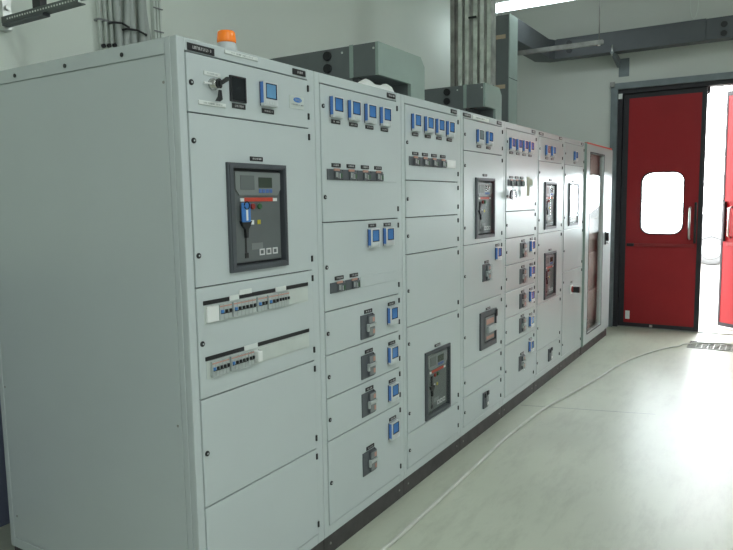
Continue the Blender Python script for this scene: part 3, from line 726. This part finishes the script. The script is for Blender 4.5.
# green riser, run to the end wall and tray along it
RX, RY = 6.62, .757
rz = thing('vertical_duct', 'tall grey-green duct beside the steel channels with two beige joint bands', 'duct', (RX+.12, RY+.1, H))
put('body', MB().m('duct_grey').box(RX, RX+.25, RY, RY+.2, H+.001, 3.4, .003, 1), rz)  # lighter than the trunking: lamp glow is put into this colour
for z in (2.68, 3.17): put('joint_band', MB().m('duct_tape').box(RX-.002, RX-.0003, RY+.03, RY+.19, z, z+.04), rz)
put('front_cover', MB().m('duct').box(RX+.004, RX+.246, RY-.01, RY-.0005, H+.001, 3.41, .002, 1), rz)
put('cover_seam', MB().m('gap').box(RX, RX+.25, RY-.0115, RY-.0103, 2.78, 2.786), rz)
put('foot_bracket', MB().m('black').box(RX+.1, RX+.2, RY-.03, RY-.0105, H+.001, H+.1), rz)
tr = thing('cable_trunking', 'slate grey trunking running from the vertical duct and along end wall over doorway', 'trunking', (8.05, -.5, 3.2))
put('run', MB().m('duct_slate').box(RX+.251, 8.0, RY, RY+.2, 3.2, 3.42, .003, 1), tr)
put('elbow', MB().m('duct_slate').prism([(8.0005, RY), (8.0005, RY+.2), (8.1, RY+.2), (8.24, RY+.06), (8.24, RY-.04), (8.08, RY-.04)], 'z', 3.2, 3.42), tr)
ya = RY-.0405
for j, yb in enumerate((-.88, -2.9, -4.8)):
    sg = put('straight_length', MB().m('duct_slate').box(8.08, 8.24, yb+.002, ya, 3.2, 3.42, .003, 1), tr); ya = yb
    put('cover_lip', MB().m('duct_slate').box(8.074, 8.0795, yb+.002, ya if j else .7, 3.404, 3.424), sg)
for y, z in ((.551, 3.364), (.551, 3.279), (-1.045, 3.342), (-1.045, 3.251)): put('cable_grommet', MB().m('black').cyl((-.008, 0, 0), (0, 0, 0), .03, .033, 18), tr, (8.0795, y, z))
# hanging strut with threaded rod
st = thing('hanging_strut', 'slotted steel strut under the trunking run hung on a threaded rod', 'strut', (7.2, .5, 3.17))
q = MB().m('steel_dark').box(7.18, 7.22, -.03, 1.1, 3.112, 3.116).box(7.18, 7.184, -.03, 1.1, 3.116, 3.155).box(7.216, 7.22, -.03, 1.1, 3.116, 3.155); put('channel', q, st)
for y in (.01, 1.05): put('threaded_rod', MB().m('steel_dark').cyl((7.2, y, 3.1165), (7.2, y, CEIL), .006, n=8), st); put('nut', MB().m('steel').cyl((7.2, y, 3.1), (7.2, y, 3.1118), .014, n=6), st)
# wall bracket below the trunking
wb_ = thing('wall_bracket', 'small steel wall bracket with arm holding the trunking above the doorway', 'bracket', (8.42, .03, 3.0))
put('plate', MB().m('alu').box(8.42, 8.4295, -.056, .06, 2.973, 3.18, .002, 1), wb_)
put('arm', MB().m('alu').prism([(8.4195, 3.17), (8.4195, 3.08), (8.03, 3.175), (8.03, 3.198), (8.3, 3.198)], 'y', .04, .075), wb_)
put('bolt', MB().m('steel').cyl((8.045, .06, 3.15), (8.045, .06, 3.27), .009, n=8), wb_)
# ------------------------------------------------------------------ on the long wall, left
ta = thing('slotted_bracket', 'dark slotted steel bracket arm fixed high on the wall left of the conduits', 'bracket', (1.88, 1.5, 2.45))
q = MB().m('bracket_dark').box(1.86, 1.864, .93, 1.5, 2.424, 2.452).box(1.864, 1.9, .93, 1.5, 2.424, 2.428)
sa = put('arm', q, ta)
for j in range(26): put('slot', MB().m('steel').box(1.8585, 1.8598, .945+j*.02, .954+j*.02, 2.434, 2.441), sa)
put('lower_rail', MB().m('duct_slate').box(1.862, 1.898, 1.18, 1.5, 2.412, 2.4235), ta)
put('post', MB().m('steel').box(1.87, 1.915, 1.501, LONG_Y-.001, 2.4, 3.2, .002, 1), ta)
put('bolt', MB().m('steel').cyl((1.89, 1.5, 2.5), (1.89, 1.488, 2.5), .012, n=8), ta)
put('cable_clamp', MB().m('black').box(1.865, 1.9, 1.2, 1.26, 2.4525, 2.53, .004), ta)
put('end_rod', MB().m('steel').cyl((1.88, .86, 2.44), (1.88, .9295, 2.44), .006, n=8), ta)
def conduit(x, r, key, label, kink=0., y=1.5, group='thick grey cables on the wall', top=CEIL):
    pts = [(x, y, 1.0), (x, y, 2.3)]
    for k in range(9):
        t = k/8; pts.append((x+kink*(.5-.5*math.cos(math.pi*t)), y, 2.42+.3*t))
    pts.append((x+kink, y, top)); return tag(put('wall_cable', MB().m(key).tube(pts, r, 12)), label, 'cable', group)
for x, r, kk, lb in ((2.536, .021, -.008, 'thick grey wall cable next to the thin pale conduits'), (2.582, .021, .022, 'thick grey wall cable bending towards its neighbours under both black straps'),
                     (2.634, .022, -.012, 'middle thick grey wall cable of the strapped bundle'), (2.69, .022, 0., 'straight thick grey wall cable second from the pale ladder rack'), (2.746, .02, -.035, 'curving thick grey wall cable right beside the pale ladder rack')):
    conduit(x, r, 'conduit', lb, kk, 1.52-(.0 if kk else .012))
for x, dz in ((2.422, .02), (2.458, .028), (2.494, .036)):
    t = thing('conduit_pipe', 'thin pale conduit with black end fitting, left of the grey cable bundle', 'conduit', (x, 1.52, 2.4), 'thin pale conduits on the wall')
    put('pipe', MB().m('conduit_pale').cyl((x, 1.53, 2.33), (x, 1.53, CEIL), .011, n=10), t)
    put('end_fitting', MB().m('black').cyl((x, 1.515, 2.405+dz), (x, 1.5, 2.405+dz), .011, n=10), t)
    put('saddle', MB().m('mccb_mid').box(x-.014, x+.014, 1.515, 1.559, 2.56, 2.57), t)
for xa, xb, z, lb in ((2.46, 2.58, 2.549, 'black strap round the thick wall cables nearest the thin conduits'), (2.545, 2.7, 2.532, 'black strap round the thick wall cables nearest the pale ladder rack')):
    tag(put('cable_strap', MB().m('black').tube([(xa, 1.5, z), (xa+.01, 1.475, z+.004), ((xa+xb)/2, 1.472, z+.01), (xb-.01, 1.475, z-.002), (xb, 1.5, z-.006)], .006, 6)), lb, 'strap', 'black cable straps')
wl = thing('wall_ladder', 'narrow pale ladder-like cable rack right of the thick wall cables', 'rack', (2.8, 1.54, 2.4))
for x in (2.8, 2.822, 2.844): put('rail', MB().m('conduit_pale').box(x, x+.013, 1.53, 1.558, 2.0, CEIL), wl)
for z in (2.5, 2.579, 2.711, 2.92, 3.1): put('rung', MB().m('mccb_mid').box(2.795, 2.862, 1.522, 1.5295, z, z+.006), wl)

# ------------------------------------------------------------------ lamp, floor cable, grate
def lamp(x, y, z, label, key='lamp'):
    lp = thing('fluorescent_lamp', label, 'lamp', (x, y, z), 'fluorescent ceiling lamps'); at = Vector((x, y, z))
    put('housing', MB().m('white').box(-.12, .12, -.75, .75, .042, .1, .006), lp, at)
    put('diffuser', MB().m(key).box(-.1, .1, -.73, .73, 0, .0415, .01), lp, at)
    for dy in (-.5, .5): put('suspension_wire', MB().m('steel_dark').cyl((0, dy, .1005), (0, dy, CEIL-z), .004, n=6), lp, at)
lamp(7.0, .6, 3.56, 'lit fluorescent lamp hanging above the trunking by the end wall', 'lamp_old')
for x in (-2.6, .6, 3.8): lamp(x, -2.6, 4.1, 'lit fluorescent lamp hanging over the open floor facing the cabinets')  # unseen lamps added to brighten the side panel and upper walls
tag(put('wire_loop', MB().m('conduit_pale').tube([(8.418, -.72+.04*math.sin(t), 3.68+.16*math.cos(t)) for t in [.5236*i for i in range(13)]], .004, 6)), 'thin pale wire loop hanging on the end wall above the trunking', 'wire')
cp = [(1.5, -.14), (1.9, -.17), (2.47, -.19), (2.81, -.19), (3.47, -.18), (4.06, -.17), (4.74, -.195), (5.36, -.28), (5.92, -.355), (6.52, -.42), (7.1, -.57), (7.5, -.74), (7.75, -.97), (7.84, -1.27), (7.8, -1.9), (7.6, -2.6)]
def catmull(p, n=8):
    out = []
    for i in range(len(p)-1):
        a, b_, c_, d_ = p[max(i-1, 0)], p[i], p[i+1], p[min(i+2, len(p)-1)]
        for k in range(n):
            t = k/n; out.append(tuple(.5*((2*b_[q])+(-a[q]+c_[q])*t+(2*a[q]-5*b_[q]+4*c_[q]-d_[q])*t*t+(-a[q]+3*b_[q]-3*c_[q]+d_[q])*t**3) for q in range(2)))
    out.append(p[-1]); return out
tag(put('floor_cable', MB().m('cable').tube([(x, y, .0095 + (.014 if 7.55 < x and -1.6 < y < -.8 else 0)) for x, y in catmull(cp)], .009, 8)), 'long pale cable lying along the floor from the cabinets to the doorway', 'cable')
gr = thing('floor_grate', 'metal drain grate set in the floor before the doorway', 'grate', (7.74, -1.3, 0))
for y in [-.88-.055*j for j in range(17)]: put('bar', MB().m('steel_dark').box(7.58, 7.9, y-.008, y, .0005, .008), gr)
for x in [7.57+.066*j for j in range(6)]: put('cross_bar', MB().m('steel_dark').box(x, x+.008, -1.78, -.86, .0005, .01), gr)
